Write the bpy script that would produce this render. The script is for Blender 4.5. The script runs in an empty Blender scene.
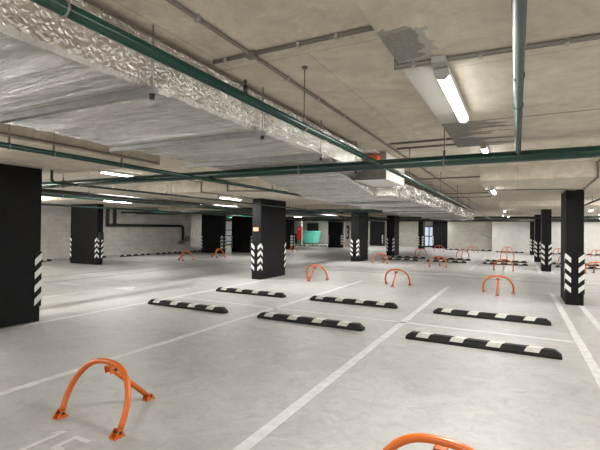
import bpy, bmesh, math, random
from mathutils import Vector, Matrix
random.seed(7)
scn = bpy.context.scene
COL = scn.collection
PI = math.pi

# ------------------------------------------------------------------ materials
def newmat(name):
    m = bpy.data.materials.new(name); m.use_nodes = True
    nt = m.node_tree; b = nt.nodes.get('Principled BSDF')
    return m, nt, b

def plain(name, col, rough=0.5, metal=0.0, spec=0.5, noise=0.0, nscale=20, bump=0.0):
    m, nt, b = newmat(name)
    b.inputs['Roughness'].default_value = rough
    b.inputs['Metallic'].default_value = metal
    b.inputs['Specular IOR Level'].default_value = spec
    b.inputs['Base Color'].default_value = (*col, 1)
    if noise or bump:
        tc = nt.nodes.new('ShaderNodeTexCoord')
        n = nt.nodes.new('ShaderNodeTexNoise'); n.inputs['Scale'].default_value = nscale; n.inputs['Detail'].default_value = 6
        nt.links.new(tc.outputs['Object'], n.inputs['Vector'])
        if noise:
            r = nt.nodes.new('ShaderNodeValToRGB')
            r.color_ramp.elements[0].position = .3; r.color_ramp.elements[1].position = .7
            r.color_ramp.elements[0].color = (*[max(0, c*(1-noise)) for c in col], 1)
            r.color_ramp.elements[1].color = (*[min(1, c*(1+noise)) for c in col], 1)
            nt.links.new(n.outputs['Fac'], r.inputs['Fac']); nt.links.new(r.outputs['Color'], b.inputs['Base Color'])
        if bump:
            bp = nt.nodes.new('ShaderNodeBump'); bp.inputs['Strength'].default_value = bump; bp.inputs['Distance'].default_value = .01
            nt.links.new(n.outputs['Fac'], bp.inputs['Height']); nt.links.new(bp.outputs['Normal'], b.inputs['Normal'])
    return m

def emit(name, col, strength):
    m, nt, b = newmat(name)
    b.inputs['Base Color'].default_value = (*col, 1)
    b.inputs['Emission Color'].default_value = (*col, 1)
    b.inputs['Emission Strength'].default_value = strength
    return m

class NT:
    """small helper around a node tree"""
    def __init__(s, name):
        s.m, s.nt, s.b = newmat(name)
        s.tc = s.nt.nodes.new('ShaderNodeTexCoord').outputs['Object']
    def lk(s, a, b): s.nt.links.new(a, b)
    def noise(s, scale, detail=6, rough=.55, stretch=None, dist=0):
        v = s.tc
        if stretch:
            mp = s.nt.nodes.new('ShaderNodeMapping'); mp.inputs['Scale'].default_value = stretch
            s.lk(s.tc, mp.inputs['Vector']); v = mp.outputs['Vector']
        n = s.nt.nodes.new('ShaderNodeTexNoise'); n.inputs['Scale'].default_value = scale
        n.inputs['Detail'].default_value = detail; n.inputs['Roughness'].default_value = rough; n.inputs['Distortion'].default_value = dist
        s.lk(v, n.inputs['Vector']); return n.outputs['Fac']
    def ramp(s, fac, p0, c0, p1, c1):
        r = s.nt.nodes.new('ShaderNodeValToRGB'); e = r.color_ramp.elements
        e[0].position = p0; e[1].position = p1; e[0].color = (*c0, 1); e[1].color = (*c1, 1)
        s.lk(fac, r.inputs['Fac']); return r.outputs['Color']
    def fac(s, f, p0, p1): return s.ramp(f, p0, (0,0,0), p1, (1,1,1))
    def mix(s, fac, a, b, mode='MIX'):
        x = s.nt.nodes.new('ShaderNodeMix'); x.data_type = 'RGBA'; x.blend_type = mode
        for v, i in ((fac, 0), (a, 6), (b, 7)):
            if isinstance(v, (int, float)): x.inputs[i].default_value = v
            elif isinstance(v, tuple): x.inputs[i].default_value = (*v, 1)
            else: s.lk(v, x.inputs[i])
        return x.outputs[2]
    def math(s, op, a, b=None, clamp=False):
        x = s.nt.nodes.new('ShaderNodeMath'); x.operation = op; x.use_clamp = clamp
        for v, i in ((a, 0), (b, 1)):
            if v is None: continue
            if isinstance(v, (int, float)): x.inputs[i].default_value = v
            else: s.lk(v, x.inputs[i])
        return x.outputs[0]
    def xyz(s):
        x = s.nt.nodes.new('ShaderNodeSeparateXYZ'); s.lk(s.tc, x.inputs[0]); return x.outputs
    def bump(s, h, strength, dist=.01):
        b = s.nt.nodes.new('ShaderNodeBump'); b.inputs['Strength'].default_value = strength; b.inputs['Distance'].default_value = dist
        s.lk(h, b.inputs['Height']); s.lk(b.outputs['Normal'], s.b.inputs['Normal'])
    def base(s, c): s.lk(c, s.b.inputs['Base Color'])
    def set(s, **k):
        for a, v in k.items(): s.b.inputs[{'rough':'Roughness','metal':'Metallic','spec':'Specular IOR Level'}[a]].default_value = v

def floor_mat():
    t = NT('polished_concrete_floor')
    big = t.noise(.35, 5, .6, dist=.6); mid = t.noise(1.6, 10, .70, dist=1.2); sm = t.noise(5.5, 8, .70, dist=1.4); fine = t.noise(30, 6, .62)
    c = t.ramp(mid, .34, (.25,.245,.232), .66, (.40,.395,.378))
    c = t.mix(t.math('MULTIPLY', t.fac(big, .38, .62), .6), c, (.385,.38,.362))
    c = t.mix(t.math('MULTIPLY', t.fac(sm, .50, .74), .55), c, (.20,.195,.183))
    c = t.mix(t.math('MULTIPLY', t.fac(sm, .50, .28), .0), c, (.5,.5,.48))
    c = t.mix(t.math('MULTIPLY', t.fac(fine, .35, .75), .28), c, (.22,.215,.20))
    # hairline cracks
    v = t.nt.nodes.new('ShaderNodeTexVoronoi'); v.feature = 'DISTANCE_TO_EDGE'; v.inputs['Scale'].default_value = .33
    nz = t.nt.nodes.new('ShaderNodeTexNoise'); nz.inputs['Scale'].default_value = 1.3; nz.inputs['Detail'].default_value = 5
    t.lk(t.tc, nz.inputs['Vector'])
    w = t.nt.nodes.new('ShaderNodeVectorMath'); w.operation = 'MULTIPLY_ADD'; w.inputs[1].default_value = (.9,.9,.9)
    t.lk(nz.outputs['Color'], w.inputs[0]); t.lk(t.tc, w.inputs[2]); t.lk(w.outputs[0], v.inputs['Vector'])
    cr = t.ramp(v.outputs['Distance'], .0, (1,1,1), .003, (0,0,0))
    c = t.mix(t.math('MULTIPLY', cr, .16), c, (.12,.115,.105))
    t.base(c)
    t.lk(t.ramp(mid, .3, (.44,)*3, .7, (.60,)*3), t.b.inputs['Roughness'])
    t.set(spec=.30); t.bump(fine, .06, .004)
    return t.m

def concrete_ceiling(name, a, b, panel=False):
    t = NT(name)
    big = t.noise(.8, 6, .6, dist=.5); mid = t.noise(4.2, 10, .72, dist=.6); fine = t.noise(45, 5, .6)
    c = t.ramp(mid, .33, a, .67, b)
    c = t.mix(t.math('MULTIPLY', t.fac(big, .4, .7), .5), c, tuple(x*.86 for x in b))
    c = t.mix(t.math('MULTIPLY', t.fac(fine, .62, .72), .35), c, tuple(x*.55 for x in a))
    # formwork sheet joints
    br = t.nt.nodes.new('ShaderNodeTexBrick'); br.offset = .5
    br.inputs['Scale'].default_value = 1; br.inputs['Brick Width'].default_value = 1.22; br.inputs['Row Height'].default_value = 2.44
    br.inputs['Mortar Size'].default_value = .006; br.inputs['Mortar Smooth'].default_value = .6
    br.inputs['Color1'].default_value = (1,1,1,1); br.inputs['Color2'].default_value = (.9,.9,.9,1); br.inputs['Mortar'].default_value = (.62,.62,.62,1)
    t.lk(t.tc, br.inputs['Vector'])
    c = t.mix(.8, c, br.outputs['Color'], 'MULTIPLY')
    if panel:
        x, y, z = t.xyz()
        wob = t.math('MULTIPLY', t.math('SUBTRACT', t.noise(7, 3, .5, dist=.8), .5), .22)
        px = t.math('ADD', x, wob); py = t.math('ADD', y, t.math('MULTIPLY', t.math('SUBTRACT', big, .5), 1.1))
        # smooth grey skim coat along the edge
        band = t.math('MULTIPLY', t.math('LESS_THAN', px, -.375), t.math('GREATER_THAN', py, 1.8))
        c = t.mix(t.math('MULTIPLY', band, .75), c, (.36,.355,.335))
        # dark damp stains: end strip and a spot further back
        e1 = t.math('MULTIPLY', t.math('GREATER_THAN', t.math('ADD', y, t.math('MULTIPLY', wob, .5)), 3.70), t.math('LESS_THAN', t.math('ADD', x, t.math('MULTIPLY', t.math('SUBTRACT', t.noise(2.2, 8, .7, stretch=(.6, 3.5, 1)), .5), 2.2)), -.22))
        e2 = t.math('MULTIPLY', t.math('LESS_THAN', px, -.44), t.math('MULTIPLY', t.math('GREATER_THAN', py, 1.75), t.math('LESS_THAN', py, 2.25)))
        d = t.math('MAXIMUM', t.math('MULTIPLY', e1, .8), t.math('MULTIPLY', e2, .62))
        c = t.mix(d, c, t.ramp(fine, .3, (.10,.095,.085), .7, (.22,.21,.19)))
        jl = t.math('LESS_THAN', t.math('ABSOLUTE', t.math('SUBTRACT', t.math('ADD', y, t.math('MULTIPLY', t.math('SUBTRACT', t.noise(9, 3), .5), .03)), 3.71)), .014)
        c = t.mix(t.math('MULTIPLY', jl, .7), c, (.13,.12,.11))
    t.base(c); t.set(rough=.85, spec=.25); t.bump(mid, .25, .006)
    return t.m

def wall_mat(name, a, b, courses=True):
    t = NT(name)
    mid = t.noise(2.2, 8, .65); fine = t.noise(14, 6, .6)
    c = t.ramp(mid, .35, a, .65, b)
    if courses:
        z = t.xyz()[2]
        s = t.math('FRACT', t.math('MULTIPLY', z, 4.0)); ln = t.math('LESS_THAN', s, .07)
        c = t.mix(t.math('MULTIPLY', ln, .3), c, tuple(v*.6 for v in a))
        st = t.noise(5, 6, .6, stretch=(.25, .25, 2.2))
        c = t.mix(t.math('MULTIPLY', t.fac(st, .5, .7), .4), c, tuple(v*.78 for v in a))
    t.base(c); t.set(rough=.88, spec=.2); t.bump(fine, .2, .006)
    return t.m

def foil_side():
    t = NT('aluminium_foil_side')
    wr = t.noise(5.5, 9, .78, stretch=(1, 1.9, .5), dist=2.2)
    nz = t.nt.nodes.new('ShaderNodeTexNoise'); nz.inputs['Scale'].default_value = 7; nz.inputs['Detail'].default_value = 6
    t.lk(t.tc, nz.inputs['Vector'])
    w = t.nt.nodes.new('ShaderNodeVectorMath'); w.operation = 'MULTIPLY_ADD'; w.inputs[1].default_value = (.30,.30,.30)
    t.lk(nz.outputs['Color'], w.inputs[0]); t.lk(t.tc, w.inputs[2])
    mp = t.nt.nodes.new('ShaderNodeMapping'); mp.inputs['Scale'].default_value = (1, 1.6, .6); t.lk(w.outputs[0], mp.inputs['Vector'])
    cr = t.nt.nodes.new('ShaderNodeTexVoronoi'); cr.feature = 'F1'; cr.inputs['Scale'].default_value = 11
    t.lk(mp.outputs['Vector'], cr.inputs['Vector'])
    h = t.math('ADD', wr, t.math('MULTIPLY', cr.outputs['Distance'], .55))
    c = t.ramp(t.noise(5, 6, .6), .35, (.60,.58,.54), .65, (.80,.79,.76))
    t.base(c); t.set(metal=.95, rough=.16); t.bump(h, .35, .03)
    return t.m

def foil_bottom():
    t = NT('aluminium_foil_underside')
    wr = t.noise(4.5, 10, .74, stretch=(.32, 2.6, 1), dist=1.2); cl = t.noise(1.1, 7, .65, stretch=(.6, 1.3, 1), dist=.8)
    c = t.ramp(wr, .32, (.40,.39,.37), .62, (.84,.82,.78))
    dk = t.fac(cl, .58, .68)
    c = t.mix(t.math('MULTIPLY', dk, .6), c, (.20,.20,.20))
    t.base(c); t.lk(t.ramp(cl, .35, (.35,)*3, .7, (.75,)*3), t.b.inputs['Metallic'])
    t.set(rough=.27); t.bump(wr, 1.0, .08)
    return t.m

def rubber_tread():
    t = NT('black_rubber_tread')
    x, y, z = t.xyz()
    s = t.math('FRACT', t.math('MULTIPLY', t.math('ADD', x, t.math('ABSOLUTE', t.math('MULTIPLY', y, 1.0))), 38))
    g = t.math('GREATER_THAN', s, .45)
    n = t.noise(9, 5)
    c = t.mix(t.fac(n, .35, .75), (.009,.009,.0095), (.022,.0215,.021))
    t.base(t.mix(t.math('MULTIPLY', g, .35), c, (.035,.034,.033))); t.set(rough=.7, spec=.22); t.bump(g, .5, .006)
    return t.m

M = {}
M['floor'] = floor_mat()
M['slab'] = concrete_ceiling('slab_concrete', (.46,.415,.34), (.74,.675,.57))
M['panel'] = concrete_ceiling('drop_panel_concrete', (.46,.415,.34), (.72,.655,.555))
M['panel_stained'] = concrete_ceiling('stained_drop_panel_concrete', (.46,.415,.34), (.72,.655,.555), True)
M['wall'] = wall_mat('block_wall', (.40,.38,.34), (.52,.50,.45))
M['wall_light'] = wall_mat('pale_wall', (.55,.54,.51), (.64,.63,.60), False)
M['paint'] = plain('white_road_paint', (.47,.465,.45), .6, noise=.14, nscale=9)
M['drain'] = plain('dark_floor_joint', (.13,.125,.115), .7, noise=.3, nscale=8)
M['column'] = plain('black_column_paint', (.007,.007,.008), .65, spec=.16, noise=.25, nscale=3)
M['rubber'] = plain('black_rubber', (.009,.009,.009), .65, spec=.22)
M['tread'] = rubber_tread()
M['white'] = plain('white_reflective', (.66,.66,.64), .45, noise=.05, nscale=30)
M['patch'] = plain('white_reflective_patch', (.50,.485,.445), .5, noise=.10, nscale=25)
M['orange'] = plain('orange_powder_coat', (.53,.108,.008), .33, spec=.5, noise=.06, nscale=6)
M['bolt'] = plain('black_bolt_cap', (.012,.012,.012), .45)
M['green'] = plain('green_pipe_paint', (.003,.034,.023), .26, spec=.6, noise=.12, nscale=5)
M['greenlight'] = plain('pale_green_pipe_paint', (.010,.042,.030), .48, spec=.30, noise=.12, nscale=5)
M['black'] = plain('black_pipe', (.012,.012,.013), .5)
M['steel'] = plain('galvanised_steel', (.30,.295,.285), .42, metal=.7, noise=.12, nscale=15)
M['darksteel'] = plain('dull_steel', (.17,.165,.155), .5, metal=.5)
M['conduit'] = plain('grey_plastic_conduit', (.17,.155,.135), .5)
M['plastic'] = plain('grey_plastic', (.33,.32,.30), .5)
M['foil'] = foil_side(); M['foil_b'] = foil_bottom()
M['lampbody'] = plain('lamp_housing', (.62,.62,.61), .45)
M['tube'] = emit('lamp_diffuser', (1.0,.985,.955), 7.0)
M['boxwhite'] = plain('white_sheet', (.80,.79,.77), .5)
M['actuator'] = plain('orange_actuator', (.75,.12,.02), .5)
M['teal'] = plain('teal_plastic', (.17,.80,.66), .45, noise=.08, nscale=4)
M['red'] = plain('red_enamel', (.62,.03,.035), .4)
M['blue'] = plain('blue_strap', (.08,.16,.42), .5)
M['wrap'] = plain('white_wrap', (.72,.74,.78), .35, noise=.12, nscale=6)
M['wood'] = plain('pallet_wood', (.35,.25,.15), .7)
M['glass'] = emit('daylit_pane', (.62,.74,.88), .13)
M['signface'] = emit('lit_sign_face', (.85,.20,.07), .35)

# ------------------------------------------------------------------ geometry
class MB:
    def __init__(s): s.bm = bmesh.new(); s.mi = 0; s.sm = False
    def face(s, vs):
        try: f = s.bm.faces.new(vs)
        except ValueError: return None
        f.material_index = s.mi; f.smooth = s.sm; return f
    def poly(s, pts): return s.face([s.bm.verts.new(p) for p in pts])
    def box(s, x0, x1, y0, y1, z0, z1, bevel=0):
        v = [s.bm.verts.new((x, y, z)) for x in (x0, x1) for y in (y0, y1) for z in (z0, z1)]
        fs = [s.face([v[i] for i in q]) for q in ((0,1,3,2),(4,6,7,5),(0,4,5,1),(2,3,7,6),(0,2,6,4),(1,5,7,3))]
        if bevel:
            es = {e for f in fs for e in f.edges}
            r = bmesh.ops.bevel(s.bm, geom=list(es), offset=bevel, segments=2, affect='EDGES', profile=.6)
            for f in r['faces']: f.material_index = s.mi
        return s
    def tube(s, pts, r, n=12, closed=False, cap=True):
        pts = [Vector(p) for p in pts]; rings = []
        N = len(pts); prev = None
        for i, p in enumerate(pts):
            a = pts[i]-pts[i-1] if (i > 0 or closed) else pts[1]-pts[0]
            b = pts[(i+1) % N]-p if (i < N-1 or closed) else a
            a, b = a.normalized(), b.normalized(); t = (a+b).normalized()
            if prev is None:
                up = Vector((0,0,1)) if abs(t.z) < .9 else Vector((1,0,0)); u = t.cross(up).normalized()
            else:
                u = (prev - t*prev.dot(t)).normalized()
            prev = u; w = t.cross(u)
            k = 1/max(.45, math.sqrt(max(.05, (1+a.dot(b))/2)))
            rings.append([s.bm.verts.new(p + (u*math.cos(2*PI*j/n) + w*math.sin(2*PI*j/n))*r*(k if 0 < i < N-1 else 1)) for j in range(n)])
        sm, s.sm = s.sm, True
        for i in range(N if closed else N-1):
            A, B = rings[i], rings[(i+1) % N]
            for j in range(n): s.face([A[j], A[(j+1) % n], B[(j+1) % n], B[j]])
        s.sm = False
        if cap and not closed: s.face(rings[0][::-1]); s.face(rings[-1])
        s.sm = sm
        return s
    def prism(s, poly, axis, a, b):
        """extrude a 2-D polygon along axis (0,1,2) from a to b"""
        def P(u, v, w): return ((w,u,v), (u,w,v), (u,v,w))[axis]
        A = [s.bm.verts.new(P(u, v, a)) for u, v in poly]; B = [s.bm.verts.new(P(u, v, b)) for u, v in poly]
        s.face(A[::-1]); s.face(B); n = len(poly)
        for i in range(n): s.face([A[i], A[(i+1) % n], B[(i+1) % n], B[i]])
        return s
    def sub(s, edges_longer, it=3):
        for _ in range(it):
            es = [e for e in s.bm.edges if e.calc_length() > edges_longer]
            if not es: break
            bmesh.ops.subdivide_edges(s.bm, edges=es, cuts=1, use_grid_fill=True)
        return s
    def build(s, name, mats, parent=None, loc=None):
        bmesh.ops.recalc_face_normals(s.bm, faces=s.bm.faces)
        me = bpy.data.meshes.new(name); s.bm.to_mesh(me); s.bm.free()
        for m in (mats if isinstance(mats, (list, tuple)) else [mats]): me.materials.append(m)
        o = bpy.data.objects.new(name, me); COL.objects.link(o)
        if parent: o.parent = parent
        if loc: o.location = loc
        return o

def empty(name, loc=(0,0,0), rz=0):
    o = bpy.data.objects.new(name, None); COL.objects.link(o); o.empty_display_size = .1
    o.location = loc; o.rotation_euler = (0,0,rz); return o
def tag(o, label=None, cat=None, group=None, kind=None):
    if label: o['label'] = label
    if cat: o['category'] = cat
    if group: o['group'] = group
    if kind: o['kind'] = kind
    return o
def copy_tree(o, parent=None):
    c = o.copy(); COL.objects.link(c)
    if parent: c.parent = parent
    for ch in list(o.children): copy_tree(ch, c)
    return c
def struct(name, mb, m, parent=None, label=None, cat=None):
    o = mb.build(name, m, parent)
    o['kind'] = 'structure'
    if label: tag(o, label, cat)
    return o

def text_mesh(body, size, mat, name, parent, matrix, depth=.001):
    cu = bpy.data.curves.new(name, 'FONT'); cu.body = body; cu.size = size; cu.align_x = 'CENTER'; cu.align_y = 'CENTER'; cu.extrude = depth; cu.offset = .035
    tmp = bpy.data.objects.new('tmp_text', cu); COL.objects.link(tmp)
    bpy.context.view_layer.update()
    me = bpy.data.meshes.new_from_object(tmp.evaluated_get(bpy.context.evaluated_depsgraph_get()))
    bpy.data.objects.remove(tmp); me.name = name; me.materials.clear(); me.materials.append(mat)
    me.transform(matrix)
    o = bpy.data.objects.new(name, me); COL.objects.link(o); o.parent = parent
    return o

# ------------------------------------------------------------------ the room
ZS, ZP = 2.65, 2.405        # slab soffit, drop-panel soffit
fl = struct('floor', MB().box(-24, 10.2, -6, 42, -.2, 0), M['floor'], None, 'pale polished concrete garage floor with white bay lines', 'floor')
ce = struct('ceiling', MB().box(-24, 10.2, -6, 42, ZS, ZS+.3), M['slab'], None, 'bare beige concrete slab ceiling with sheet joints', 'ceiling')
struct('wall_left', MB().box(-19.05, -18.85, -6, 21, 0, ZS), M['wall'], None, 'grey block wall with black pipes and wheel stops along its foot', 'wall')
struct('wall_recess', MB().box(-23.2, -19.05, 20.8, 21, 0, ZS), M['wall'], None, 'return wall turning off the grey block wall', 'wall')
struct('wall_far_left', MB().box(-23.4, -23.2, 20.8, 41.2, 0, ZS), M['wall'], None, 'far side wall beyond the teal container', 'wall')
struct('wall_back', MB().box(-23.2, -4.95, 40.9, 41.1, 0, ZS), M['wall'], None, 'farthest pale wall with the glazed door', 'wall')
struct('wall_back_middle', MB().box(-4.95, -1.7, 36.6, 36.8, 0, ZS).box(-5.15, -4.95, 36.6, 41.1, 0, ZS), M['wall'], None, 'beige end wall with a slanting rail on it', 'wall')
struct('wall_back_right', MB().box(-1.7, 10.2, 35.0, 35.2, 0, ZS).box(-1.7, -1.55, 35.2, 36.8, 0, ZS), M['wall_light'], None, 'pale smooth end wall behind the right-hand columns', 'wall')
struct('wall_right', MB().box(10.0, 10.2, -6, 35, 0, ZS), M['wall'], None, 'side wall out past the right-hand bays', 'wall')
struct('wall_front', MB().box(-24, 10.2, -6.2, -6, 0, ZS), M['wall'], None, 'wall behind the viewpoint', 'wall')

# drop panels round the column heads (parts of the ceiling)
def panel(x0, x1, y0, y1, m='panel', z=ZP):
    return struct('drop_panel', MB().box(x0, x1, y0, y1, z, ZS+.02), M[m], ce)
panel(-.58, 2.7, -1.2, 4.80, 'panel_stained')
panel(-.60, 2.7, 8.1, 13.7); panel(-.60, 2.7, 16.5, 22.0); panel(-.60, 2.7, 23.3, 27.2); panel(-.6, 2.7, 30, 34)
panel(-9.1, -4.65, -1.0, 4.5); panel(-9.1, -4.65, 8.1, 13.7); panel(-9.1, -4.65, 16.8, 22.3); panel(-9.1, -4.65, 23.6, 27.4); panel(-9.1, -4.65, 33.5, 37.5)
panel(-17.6, -13.0, 9.0, 13.4); panel(-17.6, -11.7, 17.0, 23.2); panel(-17.6, -12.4, 24.8, 29.2); panel(-17.6, -12.2, 31, 35)

# painted lines (parts of the floor)
def line(x0, x1, y0, y1):
    o = MB().box(x0, x1, y0, y1, .0005, .0025).build('parking_line', M['paint'], fl); return o
w = .05
for x in (-6.57, -4.08, -1.655, .765):
    line(x-w, x+w, -2.0, 12.0); line(x-w, x+w, 17.6, 27.0); line(x-w, x+w, 32.4, 35.0 if x > -1.7 else 36.4)
for x in (1.17,):
    line(x-w, x+w, -2.0, 12.0); line(x-w, x+w, 17.6, 27.0)
line(3.6-w, 3.6+w, -2, 12); line(3.6-w, 3.6+w, 17.6, 27)
line(-8.87, -8.80, 1.2, 9.0); 
line(-6.52, .715, 6.85, 6.92); line(1.22, 6, 6.85, 6.92); line(-6.52, .715, 22.3, 22.37); line(1.22, 6, 22.3, 22.37)
for y in (7.95, 10.35, 10.85, 13.35, 15.8, 18.25):
    line(-18.3, -12.8, y-w, y+w)
def floor_poly(name, pts):
    return MB().prism(pts, 2, .0005, .0025).build(name, M['paint'], fl)
floor_poly('painted_arrow', [(-10.95,6.86),(-10.62,7.05),(-9.62,6.99)])
floor_poly('painted_arrow', [(-9.2,7.0),(-8.55,7.55),(-8.1,7.02)])
floor_poly('painted_arrow', [(-2.75,15.3),(-1.95,15.95),(-1.2,15.1),(-1.6,15.15),(-1.95,15.5),(-2.3,15.3)])
line(-1.9, -.3, 14.1, 14.16)
# bay number 15 by the near barrier
floor_poly('painted_digit_one', [(-2.955,1.50),(-2.915,1.50),(-2.915,1.965),(-2.955,1.965),(-2.99,1.905),(-2.99,1.87),(-2.955,1.915)])
d = MB()
d.prism([(-2.80,1.925),(-2.64,1.925),(-2.64,1.965),(-2.80,1.965)], 2, .0005, .0025)
d.prism([(-2.80,1.80),(-2.76,1.80),(-2.76,1.925),(-2.80,1.925)], 2, .0005, .0025)
arc = [(-2.735+.105*math.cos(a), 1.70+.115*math.sin(a)) for a in [PI*.72 - i*PI*1.5/14 for i in range(15)]]
arc2 = [(-2.735+.065*math.cos(a), 1.70+.075*math.sin(a)) for a in [PI*.72 - i*PI*1.5/14 for i in range(15)]]
for i in range(14): d.prism([arc[i], arc[i+1], arc2[i+1], arc2[i]], 2, .0005, .0025)
d.build('painted_digit_five', M['paint'], fl)
# long dark floor joints
def joint(pts, wd=.035):
    m = MB()
    for (x0,y0),(x1,y1) in zip(pts, pts[1:]):
        n = Vector((y0-y1, x1-x0)).normalized()*wd
        m.prism([(x0+n.x,y0+n.y),(x0-n.x,y0-n.y),(x1-n.x,y1-n.y),(x1+n.x,y1+n.y)], 2, .0004, .0015)
    return m.build('floor_joint', M['drain'], fl)
joint([(-11.1,3),(-11.15,14.6)]); joint([(-12.25,4),(-12.4,11),(-12.6,16.5)], .03); joint([(-11.1,14.55),(10,14.6)])
joint([(-10.4,15.6),(-6.9,15.9),(-2,15.9),(6,16.1)], .02)

# glazed door in the farthest wall
dr = MB(); y = 40.86
for x0,x1,z0,z1 in ((-7.95,-7.87,0,1.95),(-6.95,-6.87,0,1.95),(-7.45,-7.37,0,1.95),(-7.95,-6.87,1.87,1.95),(-7.95,-6.87,0,.12),(-7.95,-6.87,.98,1.06)):
    dr.box(x0,x1,y-.05,y+.03,z0,z1)
door = struct('door_1', dr, M['black'], None, 'black framed glazed double door bright with daylight', 'door')
MB().box(-7.9,-6.9,y-.005,y+.01,.05,1.9).build('pane', M['glass'], door)
ve = struct('trim_1', MB().box(-20.25,-18.93,40.8,40.95,1.3,2.2), M['black'], None, 'black panel for a shaded opening high above the teal container', 'opening')  # flat black box, the shade inside an opening put into its colour

# ------------------------------------------------------------------ columns
def guard(cx, cy, sx, sy, root, z0=.24, z1=1.10, w=.095, t=.012):
    """L-shaped corner guard: the column fills the quadrant (-sx, -sy) from the corner"""
    m = MB()
    # wings: one lies on the face whose normal is y*sy, the other on the face whose normal is x*sx
    xa, xb = sorted((cx+sx*t, cx-sx*w)); ya, yb = sorted((cy, cy+sy*t)); m.box(xa, xb, ya, yb, z0, z1)
    xa, xb = sorted((cx, cx+sx*t)); ya, yb = sorted((cy, cy-sy*w)); m.box(xa, xb, ya, yb, z0, z1)
    m.mi = 1; e = .002; per = .208
    for k in range(4):
        zt = z1-.02-k*per; h = .105; dp = .10
        yy = cy+sy*(t+e); m.poly([(cx+sx*t,yy,zt),(cx-sx*w,yy,zt-dp),(cx-sx*w,yy,zt-dp-h),(cx+sx*t,yy,zt-h)])
        xx = cx+sx*(t+e); m.poly([(xx,cy+sy*t,zt),(xx,cy-sy*w,zt-dp),(xx,cy-sy*w,zt-dp-h),(xx,cy+sy*t,zt-h)])
    return m.build('corner_guard', [M['rubber'], M['white']], root)

def column(x0, x1, y0, y1, label, corners=((-1,-1),(1,-1),(1,1)), top=ZP, group='black columns'):
    cx, cy = (x0+x1)/2, (y0+y1)/2
    r = empty('concrete_column', (cx, cy, 0)); tag(r, label, 'column', group, 'thing')
    a, b = (x1-x0)/2, (y1-y0)/2
    MB().box(-a, a, -b, b, 0, top-.002, .012).build('shaft', M['column'], r)
    for sx, sy in corners:
        guard(sx*a, sy*b, sx, sy, r)
    return r
column(.90, 1.22, 10.38, 11.55, 'black column standing alone at right, its chevron guards large and the hoop-barriers around it')
column(.84, 1.16, 18.75, 19.7, 'black column directly behind the large right-hand one, second in that row')
column(.79, 1.09, 24.5, 25.5, 'slim black column third back in the right-hand row')
column(.75, 1.05, 31.8, 32.8, 'slim black column last in the right-hand row, by the pale end wall')
column(-7.12, -6.70, 2.75, 4.03, 'huge black column cut off by the left picture edge', ((1,1),(1,-1)))
mc = column(-7.04, -6.735, 10.5, 12.0, 'wide black column mid-picture with a small orange sign on its narrow face')
column(-7.06, -6.68, 18.95, 20.4, 'black column just behind the middle one, beside an orange barrier')
column(-6.95, -6.5, 24.7, 25.9, 'black column two places behind the middle one, beside the glazed door')
column(-7.3, -6.9, 35.4, 36.2, 'thin far black column just in front of the glazed door')
kc = column(-16.30, -14.67, 11.0, 11.28, 'broad black column in front of the block wall, with a black hose box')
column(-17.2, -15.62, 20.1, 20.45, 'broad black column at the far end of the block wall')
column(-16.34, -14.76, 22.0, 22.4, 'broad black column close behind another, beside the white wrapped stack')
column(-16.2, -14.8, 27.3, 27.7, 'black column mostly hidden behind the middle column, next to the red cabinet')
column(-14.28, -13.02, 32.8, 33.2, 'broad far black column between the teal container and the painted number 3')
column(-6.60, -5.20, 38.0, 38.5, 'broad far black column between glazed door and beige end wall', ((-1,-1),(1,-1)), ZS-.005)
column(-12.8, -11.5, 39.6, 40.2, 'broad black column at the farthest wall, with a small orange barrier before it', ((1,-1),), ZS-.005)
# small hose box on the broad column
hb = MB().box(.002,.10,-.10,.10,0,.30,.01).build('hose_box', M['black'], None, (-14.67,11.14,.98)); tag(hb, 'small black box fixed to the side of the broad column', 'box')
# lit exit sign on the middle column
sg = empty('exit_sign', (-6.895,10.485,1.43)); tag(sg, 'small orange-red lit sign with white figures on the column', 'sign')
MB().box(-.085,.085,-.02,.013,0,.11,.004).build('sign_panel', M['signface'], sg)
m = MB()
for x in (-.055, 0, .055):
    m.box(x-.018,x+.018,-.023,-.0205,.03,.045).box(x-.018,x-.006,-.023,-.0205,.03,.08).box(x+.006,x+.018,-.023,-.0205,.03,.08)
m.build('lettering', M['white'], sg)
# pier with the painted 3
pr = empty('pale_pier', (-13.6,36.2,0)); tag(pr, 'pale wall pier painted with a tall black number 3', 'pier')
MB().box(-.42,.42,-.2,.2,0,ZS-.005).build('shaft', M['wall_light'], pr)
text_mesh('3', 1.75, M['black'], 'painted_number', pr, Matrix.Translation((-.12,-.202,1.22)) @ Matrix.Rotation(PI/2,4,'X') @ Matrix.Diagonal((.42,1,1,1)))

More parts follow.
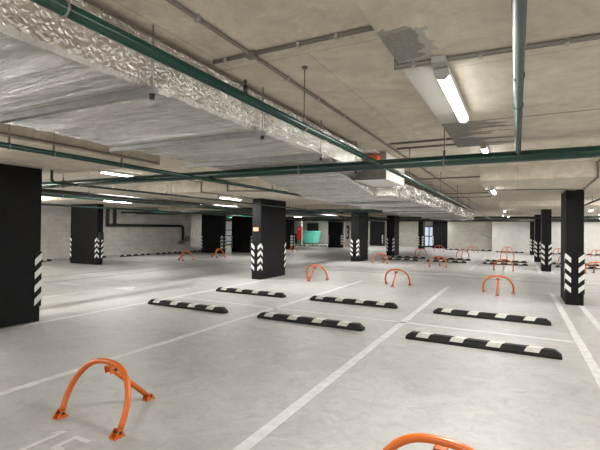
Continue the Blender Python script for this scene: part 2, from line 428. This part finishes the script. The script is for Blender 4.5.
# ------------------------------------------------------------------ hoop barriers
def make_hoop():
    r = empty('hoop_barrier'); W, HT, LEAN = .325, .440, .17
    pts = []
    for i in range(41):
        a = PI*i/40; c, q = math.cos(a), math.sin(a); ex = 2/2.6
        x = -W*math.copysign(abs(c)**ex, c); z = .032 + (HT-.032)*abs(q)**ex
        pts.append((x*(1+.05*math.sin(PI*z/HT)), LEAN*z/HT, z))
    MB().tube(pts, .0225, 14).build('arch', M['orange'], r)
    # hinge plate under the crown and the stay
    hp = MB()
    for sx in (-.032, .026):
        hp.prism([(LEAN-.015,HT-.035),(LEAN+.065,HT-.045),(LEAN+.07,HT-.095),(LEAN+.0,HT-.095)], 0, sx, sx+.006)
    hp.box(-.030,.030,LEAN+.0,LEAN+.064,HT-.052,HT-.047)
    hp = hp.build('hinge_plate', M['orange'], r)
    MB().tube([(-.040,LEAN+.045,HT-.07),(.040,LEAN+.045,HT-.07)], .013, 10).build('bolt', M['bolt'], hp)
    MB().tube([(0,LEAN+.03,HT-.062),(0,.57,.04)], .0215, 12).build('stay', M['orange'], r)
    for x, y in ((-W,0), (W,0), (0,.585)):
        m = MB()
        for sx in (-.031, .026):      # two cheeks with a sloped top, on a small foot plate
            m.prism([(y-.042,.004),(y+.042,.004),(y+.024,.04),(y,.06),(y-.024,.04)], 0, x+sx, x+sx+.005)
        m.box(x-.033,x+.033,y-.046,y+.046,.0006,.005)
        b = m.build('foot_bracket', M['orange'], r)
        MB().tube([(x-.040,y,.036),(x+.040,y,.036)], .011, 10).build('bolt', M['bolt'], b)
    return r
HO = make_hoop(); first = [True]
def hoop(x, y, label, rz=0):
    o = HO if first[0] else copy_tree(HO); first[0] = False
    o.location = (x, y, 0); o.rotation_euler = (0,0,rz)
    tag(o, label, 'parking barrier', 'orange hoop barriers'); return o
hoop(-2.855, 2.09, 'orange hoop barrier beside the painted bay number 15')
hoop(-.34, 2.06, 'orange hoop barrier cut off by the bottom picture edge')
hoop(-5.34, 11.5, 'orange hoop barrier just beside the wide middle column, ahead of the wheel stops', PI)
hoop(-2.93, 11.6, 'orange hoop barrier in the middle bay, just beyond the middle wheel stop', PI)
hoop(-.41, 11.35, 'orange hoop barrier in the bay beside the large right-hand column', PI)
hoop(-5.5, 18.5, 'orange hoop barrier beside the black column behind the middle one')
hoop(-2.92, 18.05, 'orange hoop barrier across the aisle from the middle bay, low wheel stops behind')
hoop(-.47, 17.9, 'orange hoop barrier across the aisle, straight behind the one by the right-hand column')
hoop(-5.2, 26.1, 'orange hoop barrier far back beside the thin column, pale wall beyond', PI)
hoop(-2.8, 25.9, 'orange hoop barrier far back past the doubled wheel stops, third bay row', PI)
hoop(-.5, 26.0, 'orange hoop barrier far back, in line behind two nearer hoops at right', PI)
hoop(-5.15, 32.3, 'tiny orange hoop barrier before the broad far black column')
hoop(-2.83, 32.5, 'tiny orange hoop barrier before the beige end wall')
hoop(-.65, 33.2, 'tiny orange hoop barrier against the pale end wall')
hoop(2.55, 18.5, 'orange hoop barrier seen to the right of the large right-hand column')
hoop(2.2, 25.0, 'orange hoop barrier half hidden between the first two right-hand columns', PI)
hoop(2.45, 32.8, 'tiny orange hoop barrier glimpsed between the right-hand columns by the end wall')
hoop(4.45, 32.1, 'tiny orange hoop barrier at the right picture edge before the end wall')
hoop(-13.45, 14.85, 'orange hoop barrier in front of the block wall, nearer its pipes', PI/2)
hoop(-13.45, 17.25, 'orange hoop barrier in front of the broad column ending the block wall', PI/2)
hoop(-13.2, 24.85, 'orange hoop barrier by the foot of the red cabinet', PI/2)
hoop(-13.1, 37.6, 'tiny orange hoop barrier before the broad column at the farthest wall', PI/2)
hoop(-13.3, 34.9, 'tiny orange hoop barrier under the painted number 3', PI/2)

# ------------------------------------------------------------------ wheel stops
def make_stop():
    L, Wd, Ht = .925, .075, .095
    m = MB()
    def ring(x, k, h):
        prof = [(-Wd,0),(-Wd,.035),(-Wd*.62,h),(Wd*.62,h),(Wd,.035),(Wd,0)]
        return [m.bm.verts.new((x, y*k, min(z, h))) for y, z in prof]
    R_ = [ring(-L,.86,.045), ring(-L+.07,1,Ht), ring(L-.07,1,Ht), ring(L,.86,.045)]
    for A, B in zip(R_, R_[1:]):
        for j in range(6): m.face([A[j], A[(j+1)%6], B[(j+1)%6], B[j]])
    m.face(R_[0]); m.face(R_[-1][::-1])
    o = m.build('wheel_stop', M['tread'])
    e = .0025; W2 = Wd*.62
    for c in (-.655,-.215,.225,.655):
        p = MB(); a, sk = .080, .05
        for yy0, z0, s0, yy1, z1, s1 in ((-Wd+.006,.042+e,-sk,-W2,Ht+e,-sk*.5),(-W2,Ht+e,-sk*.5,W2,Ht+e,sk*.5),(W2,Ht+e,sk*.5,Wd-.006,.042+e,sk)):
            p.prism([(c-a+s0,yy0),(c+a+s0,yy0),(c+a+s1,yy1),(c-a+s1,yy1)], 2, 0, .001)
            for v in p.bm.verts:
                pass
        # lay each strip on the profile
        p.bm.free(); p = MB()
        pr_ = [(-Wd-.001,.047,-sk),(-W2,Ht+e,-sk*.4),(W2,Ht+e,sk*.4),(Wd+.001,.047,sk)]
        for (ya,za,sa),(yb,zb,sb) in zip(pr_, pr_[1:]):
            p.poly([(c-a+sa,ya,za),(c+a+sa,ya,za),(c+a+sb,yb,zb),(c-a+sb,yb,zb)])
        p.build('reflective_patch', M['patch'], o)
    return o
ST = make_stop(); sfirst = [True]
def stop(x, y, label, rz=0):
    o = ST if sfirst[0] else copy_tree(ST); sfirst[0] = False
    o.location = (x, y, .0005); o.rotation_euler = (0,0,rz)
    tag(o, label, 'wheel stop', 'black and white wheel stops'); return o
stop(-5.5, 6.03, 'wheel stop nearer the big left column, first of the front row')
stop(-2.96, 6.04, 'wheel stop in the centre of the front row, middle bay')
stop(-.445, 5.93, 'long near wheel stop at right, in the front row before the right-hand column', -.02)
stop(-5.45, 8.06, 'wheel stop behind the first front-row one, before the wide middle column')
stop(-2.98, 8.09, 'wheel stop behind the centre one, second row of the middle bay')
stop(-.43, 7.98, 'wheel stop in the second row, before the hoop by the right-hand column', -.03)
for yy, tx in ((21.35,'nearer'),(23.35,'farther')):
    stop(-5.35, yy, 'far wheel stop behind the column past the middle one, %s of the pair' % tx)
    stop(-3.05, yy, 'far wheel stop across the aisle from the middle bay, %s of the pair' % tx)
    stop(-.5, yy, 'far wheel stop beyond the hoop by the right-hand column, %s of the pair' % tx)
    stop(2.4, yy, 'far wheel stop past the right-hand columns, %s of the pair' % tx)
stop(-4.3, 35.9, 'tiny wheel stop at the foot of the beige end wall, beside the black column')
stop(-2.35, 35.9, 'tiny wheel stop at the foot of the beige end wall, under the slanting rail')
stop(-.5, 34.4, 'tiny wheel stop at the foot of the pale end wall')
stop(2.2, 34.4, 'tiny wheel stop at the pale end wall, glimpsed between the right-hand columns')
stop(4.4, 34.4, 'tiny wheel stop at the pale end wall, out by the picture edge')
stop(-17.75, 10.2, 'wheel stop at the block wall, beside the big left column', PI/2)
stop(-17.9, 13.0, 'wheel stop at the block wall, glimpsed past the broad column', PI/2)
stop(-17.75, 15.6, 'wheel stop under the black pipes on the block wall', PI/2)
stop(-17.8, 18.05, 'wheel stop under the valve end of the black wall pipe', PI/2)
stop(-17.75, 20.1, 'wheel stop at the end of the block wall beside its broad column', PI/2)
stop(-18.0, 34.2, 'tiny wheel stop before the teal container', .0)
stop(-16.0, 34.4, 'tiny wheel stop between the teal container and the far black column', .0)

# ------------------------------------------------------------------ lamps
# the light a lamp throws downwards
def fill(x, y, e, z=2.58, sx=.12, sy=1.1):
    l = bpy.data.lights.new('lamp_fill_light', 'AREA'); l.shape = 'RECTANGLE'; l.size = sx; l.size_y = sy; l.energy = e; l.color = (1,.985,.955)
    o = bpy.data.objects.new('lamp_fill_light', l); COL.objects.link(o); o.location = (x, y, z); return o
def make_lamp():
    r = empty('ceiling_lamp')        # hangs below z = 0, runs along y
    MB().box(-.036,.036,-.54,.54,-.05,-.008,.006).box(-.02,.02,-.40,-.34,-.012,0).box(-.02,.02,.34,.40,-.012,0).build('housing', M['lampbody'], r)
    prof = [(.033*math.cos(a), -.050-.026*math.sin(a)) for a in [PI*i/8 for i in range(9)]]
    m = MB(); m.prism([(-.028,-.045)]+[(x,z) for x, z in prof[::-1]]+[(.028,-.045)], 1, -.50, .50); m.build('diffuser', M['tube'], r)
    for s in (-1,1):
        q = [(.037*math.cos(a), -.048-.030*math.sin(a)) for a in [PI*i/8 for i in range(9)]]
        MB().prism([(-.034,-.03)]+q[::-1]+[(.034,-.03)], 1, *sorted((s*.501, s*.55))).build('end_cap', M['plastic'], r)
    return r
LA = make_lamp(); lfirst = [True]
def lamp(x, y, label, z=ZS, rz=0):
    o = LA if lfirst[0] else copy_tree(LA); lfirst[0] = False
    o.location = (x, y, z-.0005); o.rotation_euler = (0,0,rz); tag(o, label, 'lamp', 'linear ceiling lamps')
    fill(x, y, 17, z-.079, .056, .96)
lamp(-.37, 2.89, 'large bright batten lamp under the stained ceiling panel', ZP)
lamp(-.40, 6.45, 'batten lamp showing over the thick green cross pipe')
lamp(-.46, 9.75, 'batten lamp under the panel edge before the right-hand column', ZP)
lamp(-.48, 18.9, 'small batten lamp second along the right-hand panels', ZP)
lamp(-.45, 25.9, 'tiny batten lamp last along the right-hand panels', ZP)
lamp(2.45, 18.9, 'small batten lamp showing right of the large right-hand column', ZP)
lamp(4.3, 24.5, 'small batten lamp at the right picture edge near the far pipes')
lamp(4.4, 30.5, 'tiny batten lamp low at the right edge above the pale end wall')
lamp(-7.4, 6.1, 'batten lamp above the cross pipe at left, over the black pipes')
lamp(-11.2, 9.1, 'batten lamp under the dark cable run, beside the broad column with the hose box', 2.352)
lamp(-7.3, 9.75, 'batten lamp just left of the wide middle column top', ZP)
lamp(-4.85, 9.65, 'batten lamp under the panel corner just right of the middle column', ZP)
lamp(-4.42, 13.6, 'batten lamp beside the duct, between the middle column and the next')
lamp(-7.4, 17.6, 'small batten lamp over the far black column near the painted 3', ZP)
lamp(-4.85, 17.9, 'small batten lamp just right of the column behind the middle one', ZP)
lamp(-12.1, 17.9, 'small batten lamp left of the middle column, over the broad column beside the wrapped stack', ZP)
lamp(-13.4, 25.5, 'tiny batten lamp above the red cabinet', ZP)
lamp(-15.9, 14.9, 'batten lamp near the block wall pipes, beyond the beige panel')
lamp(-3.1, 29.5, 'tiny batten lamp beyond the far end of the duct')
lamp(-10.6, 31.5, 'tiny batten lamp over the far aisle toward the painted 3')
lamp(-17.6, 37.8, 'tiny batten lamp above the teal container')
lamp(-9.0, 38.0, 'tiny batten lamp near the glazed door by the farthest wall')
lamp(-3.2, 33.8, 'tiny batten lamp before the beige end wall')

lamp(-19.6, 33.0, 'tiny batten lamp just left of the teal container, over the recess')
lamp(-20.8, 27.5, 'tiny batten lamp over the white wrapped stack')
lamp(-15.6, 38.2, 'tiny batten lamp right of the teal container')
lamp(-9.6, 34.2, 'tiny added fill lamp before the pale farthest wall, left of the glazed door')  # this and the next lamps are added to brighten the far end walls
lamp(-5.9, 36.2, 'tiny added fill lamp beside the column in front of the glazed door', ZP)
lamp(-12.0, 37.0, 'tiny added fill lamp over the broad column at the farthest wall')
lamp(.9, 28.6, 'tiny added fill lamp behind the right-hand columns')
lamp(-.9, 31.6, 'tiny added fill lamp before the pale end wall, left of the right-hand columns')
lamp(3.6, 33.0, 'tiny added fill lamp over the pale end wall near the picture edge')
# added fill points without fixtures, out of frame beside and behind the viewpoint
for x, y in ((-.45,-1.4),(-.45,-4),(-7.4,-.9),(-7.4,2.7),(-4.2,-3.6),(3.6,-2.5),(3.6,2.6),(3.6,6.6),(4.0,11.0),(6.8,4.5),(7,9),(7,15),(7,21),(4.0,15.2),(-11.0,-1.5),(-11,3),(-15.5,3),(-15.5,8),(7,27),(7,32)):
    l = bpy.data.lights.new('lamp_fill_light', 'POINT'); l.energy = 26 if ((y < 0 and x > -3) or (x > 3 and y < 7)) else 46; l.shadow_soft_size = .22; l.color = (1,.985,.955)
    o = bpy.data.objects.new('lamp_fill_light', l); COL.objects.link(o); o.location = (x, y, 2.12)

# ------------------------------------------------------------------ ducts
def foil_duct(name, x0, x1, y0, y1, z0, z1, label, amp=.008, step=.02, rise=0, parent=None):
    """rectangular duct wrapped in creased foil: facets of the wrap are real geometry"""
    r = parent or empty(name, ((x0+x1)/2, y0, z0))
    if not parent: tag(r, label, 'ventilation duct')
    X0, X1, L, Hh = (x0-x1)/2, (x1-x0)/2, y1-y0, z1-z0
    rnd = random.Random(3)
    m = MB(); ny = int(L/step); nz = max(6, int(.32/step)); nx = 26; c = .022
    per = [(X1, c+(Hh-2*c)*t/nz, 's') for t in range(nz, -1, -1)] + [(X1-c-(X1-X0-2*c)*t/nx, 0, 'b') for t in range(nx+1)] \
        + [(X0, c+(Hh-2*c)*t/nz, 's') for t in range(nz+1)] + [(X0+c, Hh, 't'), (X1-c, Hh, 't')]
    n = len(per)
    # creases across the underside: a slow random ridge profile along y plus fine crumple
    ridge = [0.0]
    for j in range(ny+1): ridge.append(ridge[-1]*.72 + (rnd.random()-.5)*amp*1.5)
    rows = []
    for j in range(ny+1):
        row = []
        for x, z, k in per:
            e = (0 < j < ny)
            if k == 's': p = (x+(rnd.random()-.5)*amp*1.3, L*j/ny+(rnd.random()-.5)*step*.7*e, z+(rnd.random()-.5)*step*.8)
            elif k == 'b': p = (x+(rnd.random()-.5)*.03*(abs(x) < X1-2*c), L*j/ny+(rnd.random()-.5)*step*.8*e, z+ridge[j]+(rnd.random()-.5)*amp*.45)
            else: p = (x, L*j/ny, z)
            if k != 't': p = (p[0], p[1], p[2] + rise*(1-j/ny)*(1-z/Hh))
            if parent: p = Vector(p)+Vector(((x0+x1)/2, y0, z0))-parent.location
            row.append(m.bm.verts.new(p))
        rows.append(row)
    for j in range(ny):
        for i in range(n):
            k = per[i][2] + per[(i+1) % n][2]
            m.mi = 1 if k == 'bb' else 0
            m.sm = k == 'bb'
            q = [rows[j][i], rows[j][(i+1) % n], rows[j+1][(i+1) % n], rows[j+1][i]]
            if rnd.random() < .5: m.face([q[0],q[1],q[2]]); m.face([q[0],q[2],q[3]])
            else: m.face([q[0],q[1],q[3]]); m.face([q[1],q[2],q[3]])
    m.mi = 0; m.sm = False
    m.face(rows[0]); m.face(rows[-1])
    m.build('foil_wrap' if not parent else 'foil_transition', [M['foil'], M['foil_b']], r)
    return r
nd = foil_duct('ventilation_duct', -3.58, -1.88, -.6, 5.45, 2.30, 2.615, 'large foil wrapped duct running from overhead to the white fire damper', .0055, .0135)
ox, oy, oz = nd.location
def hanger(parent, x, y, z0, z1, r=.006):
    p = parent.location
    return MB().tube([(x-p[0],y-p[1],z0-p[2]),(x-p[0],y-p[1],z1-p[2])], r, 8).build('hanger_rod', M['steel'], parent)
for yb in (.58, 1.72, 2.88, 4.02, 5.1):
    bz = 2.255
    b = MB(); b.box(-3.65-ox, -1.82-ox, yb-.021-oy, yb+.021-oy, bz-oz, bz+.041-oz); bar = b.build('support_bar', M['steel'], nd)
    MB().tube([(-1.845-ox, yb-oy, bz-.03-oz), (-1.845-ox, yb-oy, bz+.002-oz)], .016, 8).build('nut', M['bolt'], bar)
    for x in (-1.845, -3.62): hanger(nd, x, yb, bz-.03, ZS)
fd = foil_duct('ventilation_duct', -3.6, -1.90, 7.12, 22.3, 2.10, 2.42, 'foil wrapped duct continuing beyond the thick green cross pipe', .016, .06)
for yb in (8.6, 10.6, 12.6, 14.6, 16.6, 18.6, 20.6):
    p = fd.location
    bar = MB().box(-3.68-p[0], -1.84-p[0], yb-.02-p[1], yb+.02-p[1], 2.055-p[2], 2.095-p[2]).build('support_bar', M['steel'], fd)
    for x in (-1.865, -3.66): hanger(fd, x, yb, 2.04, ZS)
foil_duct('', -3.6, -2.22, 5.46, 7.11, 2.10, 2.60, '', .008, .04, .20, fd)
# fire damper between the two ducts
dm = empty('fire_damper', (-2.4, 6.0, 2.25)); tag(dm, 'boxed fire damper with white side panel and orange actuator between the ducts', 'fire damper')
MB().box(.19,.25,-.53,.0,.05,.36).build('damper_body', M['darksteel'], dm)
MB().box(.19,.69,.0,.02,.0,.396).build('flange', M['steel'], dm)
MB().box(.69,.70,.0,1.08,.0,.396).box(.19,.69,.02,1.07,.0,.396).build('side_panel', M['boxwhite'], dm)
ac = MB().box(.45,.61,-.16,-.005,.215,.335,.006).box(.24,.46,-.12,-.04,.26,.30).build('actuator', M['actuator'], dm)
MB().tube([(.36,-.08,.36),(.31,-.12,.28),(.35,-.1,.20),(.45,-.08,.24)], .010, 8).build('cable', M['bolt'], ac)
MB().box(.30,.60,-.30,-.02,.375,.396).build('top_bracket', M['boxwhite'], dm)

# ------------------------------------------------------------------ pipes
def pipe_obj(name, pts, r, mat, label, hangers=(), axis='y', cat='pipe', couplings=(), rod_top=ZS, n=16, group=None):
    a = Vector(pts[0]); root = empty(name, a); tag(root, label, cat, group)
    MB().tube([Vector(p)-a for p in pts], r, n).build('pipe_run', mat, root)
    for x, y, z in hangers:
        c = Vector((x,y,z))-a; m = MB(); ring = []
        for i in range(16):
            t = 2*PI*i/16; u, v = math.cos(t)*(r+.004), math.sin(t)*(r+.004)
            ring.append(c+Vector((u,0,v)) if axis == 'y' else c+Vector((0,u,v)))
        m.tube(ring, max(.0045, r*.13), 6, closed=True)
        m.tube([c+Vector((0,0,r-.002)), c+Vector((0,0,r+.05))], .011, 8)
        cl = m.build('pipe_clamp', M['darksteel'], root)
        MB().tube([c+Vector((0,0,r+.02)), Vector((c.x,c.y,rod_top-a.z))], .0045, 8).build('hanger_rod', M['darksteel'], cl)
        MB().tube([Vector((c.x,c.y,rod_top-.012-a.z)), Vector((c.x,c.y,rod_top-a.z))], .022, 8).build('anchor_plate', M['darksteel'], cl)
    for q in couplings:
        c = Vector(q)-a; dv = Vector((0,.014,0)) if axis == 'y' else Vector((.014,0,0))
        MB().tube([c-dv, c+dv], r+.004, 16).build('coupling', mat, root)
    return root
pa = pipe_obj('sprinkler_pipe', [(-1.345,-2.5,2.225),(-1.345,27,2.225)], .0255, M['green'], 'green pipe running along the side of the foil duct, hung on thin rods',
         [(-1.345,y,2.225) for y in (.87, 2.64, 5.9, 8.6, 11.2, 14, 17, 20)])
for y_ in (1.92,):
    MB().tube([(0,y_+2.5,.02),(0,y_+2.5,.065)], .014, 10).tube([(0,y_+2.5,.065),(0,y_+2.5,.10)], .008, 8).build('sprinkler_head', M['bolt'], pa)
pipe_obj('sprinkler_main', [(-18.6,4.58,2.235),(9.6,4.58,2.235)], .055, M['green'], 'thick dark green pipe crossing the whole picture under the ceiling',
         [(x,4.58,2.235) for x in (-7.0,-2.38,-.685)], 'x', n=20)
pipe_obj('sprinkler_branch', [(0.0,-2.5,2.29),(0.0,4.56,2.26)], .024, M['greenlight'], 'pale glossy green pipe coming from overhead into the thick cross pipe', (), 'y',
         couplings=((0,2.33,2.274),(0,2.86,2.271)))
pipe_obj('sprinkler_pipe', [(-3.76,-2.5,2.163),(-3.76,28,2.163)], .024, M['green'], 'green pipe behind the foil duct, passing under the beige panels',
         [(-3.76,y,2.163) for y in (1.98,2.36,3.1,6.2,9.0,12,15,18)])
pipe_obj('sprinkler_pipe', [(-6.6,4.12,2.395),(-6.6,4.12,2.24),(-6.6,4.16,2.20),(-6.6,24.3,2.20)], .021, M['green'], 'thin green pipe close by the heads of the middle column row',
         [(-6.6,y,2.20) for y in (6.6,9.3,12,15,18)], rod_top=ZP)
pipe_obj('drain_pipe', [(-7.45,-2,2.13),(-7.45,30,2.13)], .036, M['black'], 'black pipe overhead left of the middle column row', [(-7.45,y,2.13) for y in (5.4,7.6,10.2,14,19)])
pipe_obj('sprinkler_pipe', [(-8.6,-2,2.14),(-8.6,33,2.14)], .028, M['green'], 'green pipe next to the overhead black pipe', [(-8.6,y,2.14) for y in (5.6,8.2,11.5,15.5,20)])
pipe_obj('cable_tray', [(-11.2,-2,2.398),(-11.2,36,2.398)], .045, M['darksteel'], 'dark cable run along the left aisle ceiling', [(-11.2,y,2.398) for y in (7,10,13,17)])
pipe_obj('sprinkler_pipe', [(-12.5,-2,2.145),(-12.5,36,2.145)], .03, M['green'], 'green pipe over the left-hand bay ends', [(-12.5,y,2.145) for y in (7.5,15,24)], rod_top=ZS)
pipe_obj('sprinkler_main', [(-18.6,15.4,2.275),(-4.5,15.4,2.275)], .05, M['green'], 'green cross pipe deeper in the hall, left of the middle column', [(x,15.4,2.275) for x in (-17,-14,-11,-8)], 'x')
pipe_obj('drain_pipe', [(-18.6,16.4,2.27),(-4.6,16.4,2.27)], .06, M['black'], 'black cross pipe deeper in the hall, near the block wall', (), 'x')
pipe_obj('sprinkler_main', [(-22.8,27.8,2.36),(9.6,27.8,2.36)], .075, M['green'], 'far green cross pipe spanning the hall ahead of the end walls', [(x,27.8,2.36) for x in (-18,-12,-6.2,-3,3.5)], 'x', rod_top=ZS)
pipe_obj('drain_pipe', [(-22.8,29.6,2.24),(9.6,29.6,2.24)], .085, M['black'], 'far thick black cross pipe spanning the hall before the end walls', (), 'x')
pipe_obj('sprinkler_pipe', [(-22.8,34.5,2.33),(9.6,34.5,2.33)], .05, M['green'], 'farthest green cross pipe close to the end walls', (), 'x')
pipe_obj('drain_pipe', [(1.62,4.8,2.26),(1.62,16,2.26)], .022, M['black'], 'black pipe with clamps right of the large right-hand column', [(1.62,y,2.26) for y in (9.9,11.0,12.4)], rod_top=ZP)
pipe_obj('drain_pipe', [(-.4,23.0,2.20),(2.4,23.0,2.20)], .045, M['black'], 'short black pipe under the panel behind the right-hand columns', (), 'x')
# pipes on the block wall
wp = pipe_obj('wall_pipe', [(-18.72,14.66,2.62),(-18.72,14.66,1.60),(-18.72,20.05,1.62),(-18.72,20.15,1.50),(-18.72,20.15,.62)], .075, M['black'], 'thick black pipe running along the block wall and down to a valve')
pipe_obj('wall_pipe', [(-18.72,15.1,2.62),(-18.72,15.1,1.67)], .07, M['black'], 'thick black riser dropping into the horizontal wall pipe')
wx, wy, wz = wp.location
def off(p): return (p[0]-18.68-wx, p[1]+20.2-wy, p[2]+.62-wz)
vb = MB().tube([off((0,-.05,-.12)), off((0,-.05,.12))], .09, 12).tube([off((0,-.4,0)), off((0,-.05,0))], .06, 12).build('valve', M['darksteel'], wp)
MB().tube([off((.10,.18+.13*math.cos(t),.2+.13*math.sin(t))) for t in [2*PI*i/16 for i in range(16)]], .03, 8, closed=True).tube([off((0,0,.1)), off((.1,.18,.2))], .025, 8).build('hand_wheel', M['bolt'], vb)
# rail on the beige end wall
rl = MB().tube([(-2.66,36.56,1.35),(-1.82,36.56,.92)], .03, 8).build('slanting_rail', M['plastic']); tag(rl, 'slanting thin rail on the beige end wall', 'rail')

# ------------------------------------------------------------------ conduits
def conduit(pts, label, clips=(), r=.0125, axis='x'):
    a = Vector(pts[0]); root = empty('cable_conduit', a); tag(root, label, 'conduit', 'cable conduits')
    MB().tube([Vector(p)-a for p in pts], r, 10).build('conduit_run', M['conduit'], root)
    for x, y, z in clips:
        c = Vector((x,y,z))-a; k = r+.004
        d_ = (.010,k,k) if axis == 'x' else (k,.010,k)
        MB().box(c.x-d_[0],c.x+d_[0],c.y-d_[1],c.y+d_[1],c.z-d_[2],c.z+d_[2],.003).build('clip', M['plastic'], root)
    return root
zc = ZS-.0135; zp = ZP-.0135
conduit([(-1.55,-2,zc),(-1.55,22,zc)], 'long conduit on the slab running away beside the duct', [(-1.55,y,zc) for y in (1.2,1.75,2.75,3.3,3.9,4.6,5.3,6.2)], axis='y')
conduit([(-1.86,2.27,zc),(-.594,2.27,zc),(-.594,2.27,zp),(-.36,2.272,zp),(2.68,2.40,zp)], 'conduit crossing the slab and bending under the stained panel', [(-1.75,2.27,zc),(-1.2,2.27,zc),(-.95,2.27,zc),(-.50,2.275,zp),(-.17,2.287,zp),(.2,2.302,zp)])
jb = MB().box(-.405,-.33,2.235,2.31,ZP-.034,ZP,.005).build('junction_box', M['plastic']); tag(jb, 'grey junction box over the end of the large batten lamp', 'junction box')
jb2 = MB().box(-1.585,-1.515,2.235,2.305,ZS-.036,ZS,.006).build('junction_box', M['conduit']); tag(jb2, 'small junction box where two ceiling conduits cross', 'junction box')
conduit([(-1.5,5.44,zc),(2.6,5.44,zc)], 'conduit across the slab just past the stained panel, nearer of two', [(-1.2,5.44,zc),(-.8,5.44,zc)])
conduit([(-1.5,5.80,zc),(2.6,5.80,zc)], 'conduit across the slab just past the stained panel, farther of two', [(-1.1,5.80,zc),(-.85,5.80,zc)])
conduit([(-1.9,8.06,zc+.0),(-1.9,9.4,zc),(-.62,9.4,zc)], 'conduit on the slab running to the second panel side')
conduit([(-2.2,13.35,zc),(-.62,13.35,zc)], 'conduit on the slab beyond the far duct, middle one')
conduit([(-2.2,14.9,zc),(2.5,14.9,zc)], 'conduit on the slab beyond the second panel')
conduit([(-.62,9.85,zp),(.85,10.1,zp),(1.05,10.33,zp)], 'conduit sagging under the second panel to the right-hand column')
conduit([(1.13,7.0,zc),(1.13,8.085,zc),(1.13,8.085,zp),(1.20,10.34,zp)], 'conduit dropping down the panel edge to the right-hand column')
conduit([(-6.95,7.0,zc),(-6.95,8.085,zc),(-6.95,8.085,zp),(-6.95,10.45,zp)], 'conduit dropping down the beige panel edge to the middle column')
conduit([(-6.15,7.0,zc),(-6.15,8.085,zc),(-6.15,8.085,zp),(-4.8,8.6,zp)], 'conduit dropping down the beige panel edge right of the middle column')
conduit([(-4.635,-1.5,ZP+.03),(-4.635,4.45,ZP+.03)], 'conduit along the lower edge of the beige panel behind the duct', axis='y')

# ------------------------------------------------------------------ far objects
tb = empty('waste_container', (-18.68,38.6,0)); tag(tb, 'large teal tapered container standing at the far wall', 'container')
m = MB(); m.prism([(-.5,.16),(.56,.16),(.80,1.30),(-.84,1.30)], 1, -.6, .6); m.build('body', M['teal'], tb)
MB().box(-.89,.85,-.66,.66,1.28,1.35,.02).build('rim', M['teal'], tb)
for x in (-.45,.45): MB().tube([(x-.03,-.45,.081),(x+.03,-.45,.081)], .08, 12).build('wheel', M['bolt'], tb)
bb = empty('wheeled_bin', (-20.0,37.9,0)); tag(bb, 'black wheeled bin left of the teal container', 'bin')
MB().prism([(-.26,.1),(.26,.1),(.32,1.0),(-.32,1.0)], 1, -.3, .3).build('body', M['black'], bb)
MB().box(-.35,.35,-.36,.33,1.0,1.06,.01).build('lid', M['rubber'], bb)
for x in (-.2,.2): MB().tube([(x-.03,.2,.101),(x+.03,.2,.101)], .1, 12).build('wheel', M['bolt'], bb)
pp = empty('pale_post', (-19.25,37.25,0)); tag(pp, 'pale post standing behind the red cabinet', 'post')
MB().box(-.18,.18,-.15,.15,0,ZS-.005).build('shaft', M['wall_light'], pp)
rc = empty('fire_cabinet', (-19.2,37.05,0)); tag(rc, 'tall red fire cabinet by the teal container', 'fire cabinet')
MB().box(-.24,.24,-.16,.045,.52,1.76,.01).build('case', M['red'], rc)
MB().tube([(0,-.162,1.55),(0,-.168,1.55)], .10, 16).build('white_disc', M['white'], rc)
MB().box(-.2,.2,-.1,.04,0,.52).build('plinth', M['darksteel'], rc)
ws = empty('wrapped_stack', (-22.3,30.3,0)); tag(ws, 'tall white wrapped pallet load with blue bands, seen between two broad columns', 'pallet load')
m = MB()
for y in (-.45,0,.45): m.box(-.6,.6,y-.05,y+.05,.0,.1)
for x in (-.5,-.25,0,.25,.5): m.box(x-.06,x+.06,-.5,.5,.1,.125)
m.build('pallet', M['wood'], ws)
for k in range(4): MB().box(-.55,.55,-.45,.45,.13+k*.5,.61+k*.5,.04).build('wrapped_layer', M['wrap'], ws)
for k in (0,1,2): MB().box(-.557,.557,-.457,.457,.32+k*.5,.40+k*.5).build('blue_band', M['blue'], ws)

# ------------------------------------------------------------------ world, camera, view
wd = bpy.data.worlds.new('World'); scn.world = wd; wd.use_nodes = True
wd.node_tree.nodes['Background'].inputs[0].default_value = (.5,.52,.55,1); wd.node_tree.nodes['Background'].inputs[1].default_value = .02
cd = bpy.data.cameras.new('Camera'); cam = bpy.data.objects.new('Camera', cd); COL.objects.link(cam); scn.camera = cam
R_ = [[0.88806298,0.00667141,-0.4596734],[0.45954031,0.01521237,0.88802663],[0.01291711,-0.99986203,0.01044376]]
mt = Matrix(((R_[0][0],-R_[0][1],-R_[0][2],0),(R_[1][0],-R_[1][1],-R_[1][2],0),(R_[2][0],-R_[2][1],-R_[2][2],1.5),(0,0,0,1)))
cam.matrix_world = mt
cd.sensor_fit = 'HORIZONTAL'; cd.sensor_width = 36; cd.lens = 420.3/600*36; cd.clip_start = .05; cd.clip_end = 200
vs = scn.view_settings; vs.view_transform = 'Standard'; vs.look = 'None'; vs.gamma = 1; vs.use_curve_mapping = False; vs.exposure = 2.02
scn.cycles.max_bounces = 10; scn.cycles.diffuse_bounces = 6; scn.cycles.glossy_bounces = 4
scn.cycles.use_denoising = True; scn.cycles.sample_clamp_indirect = 6
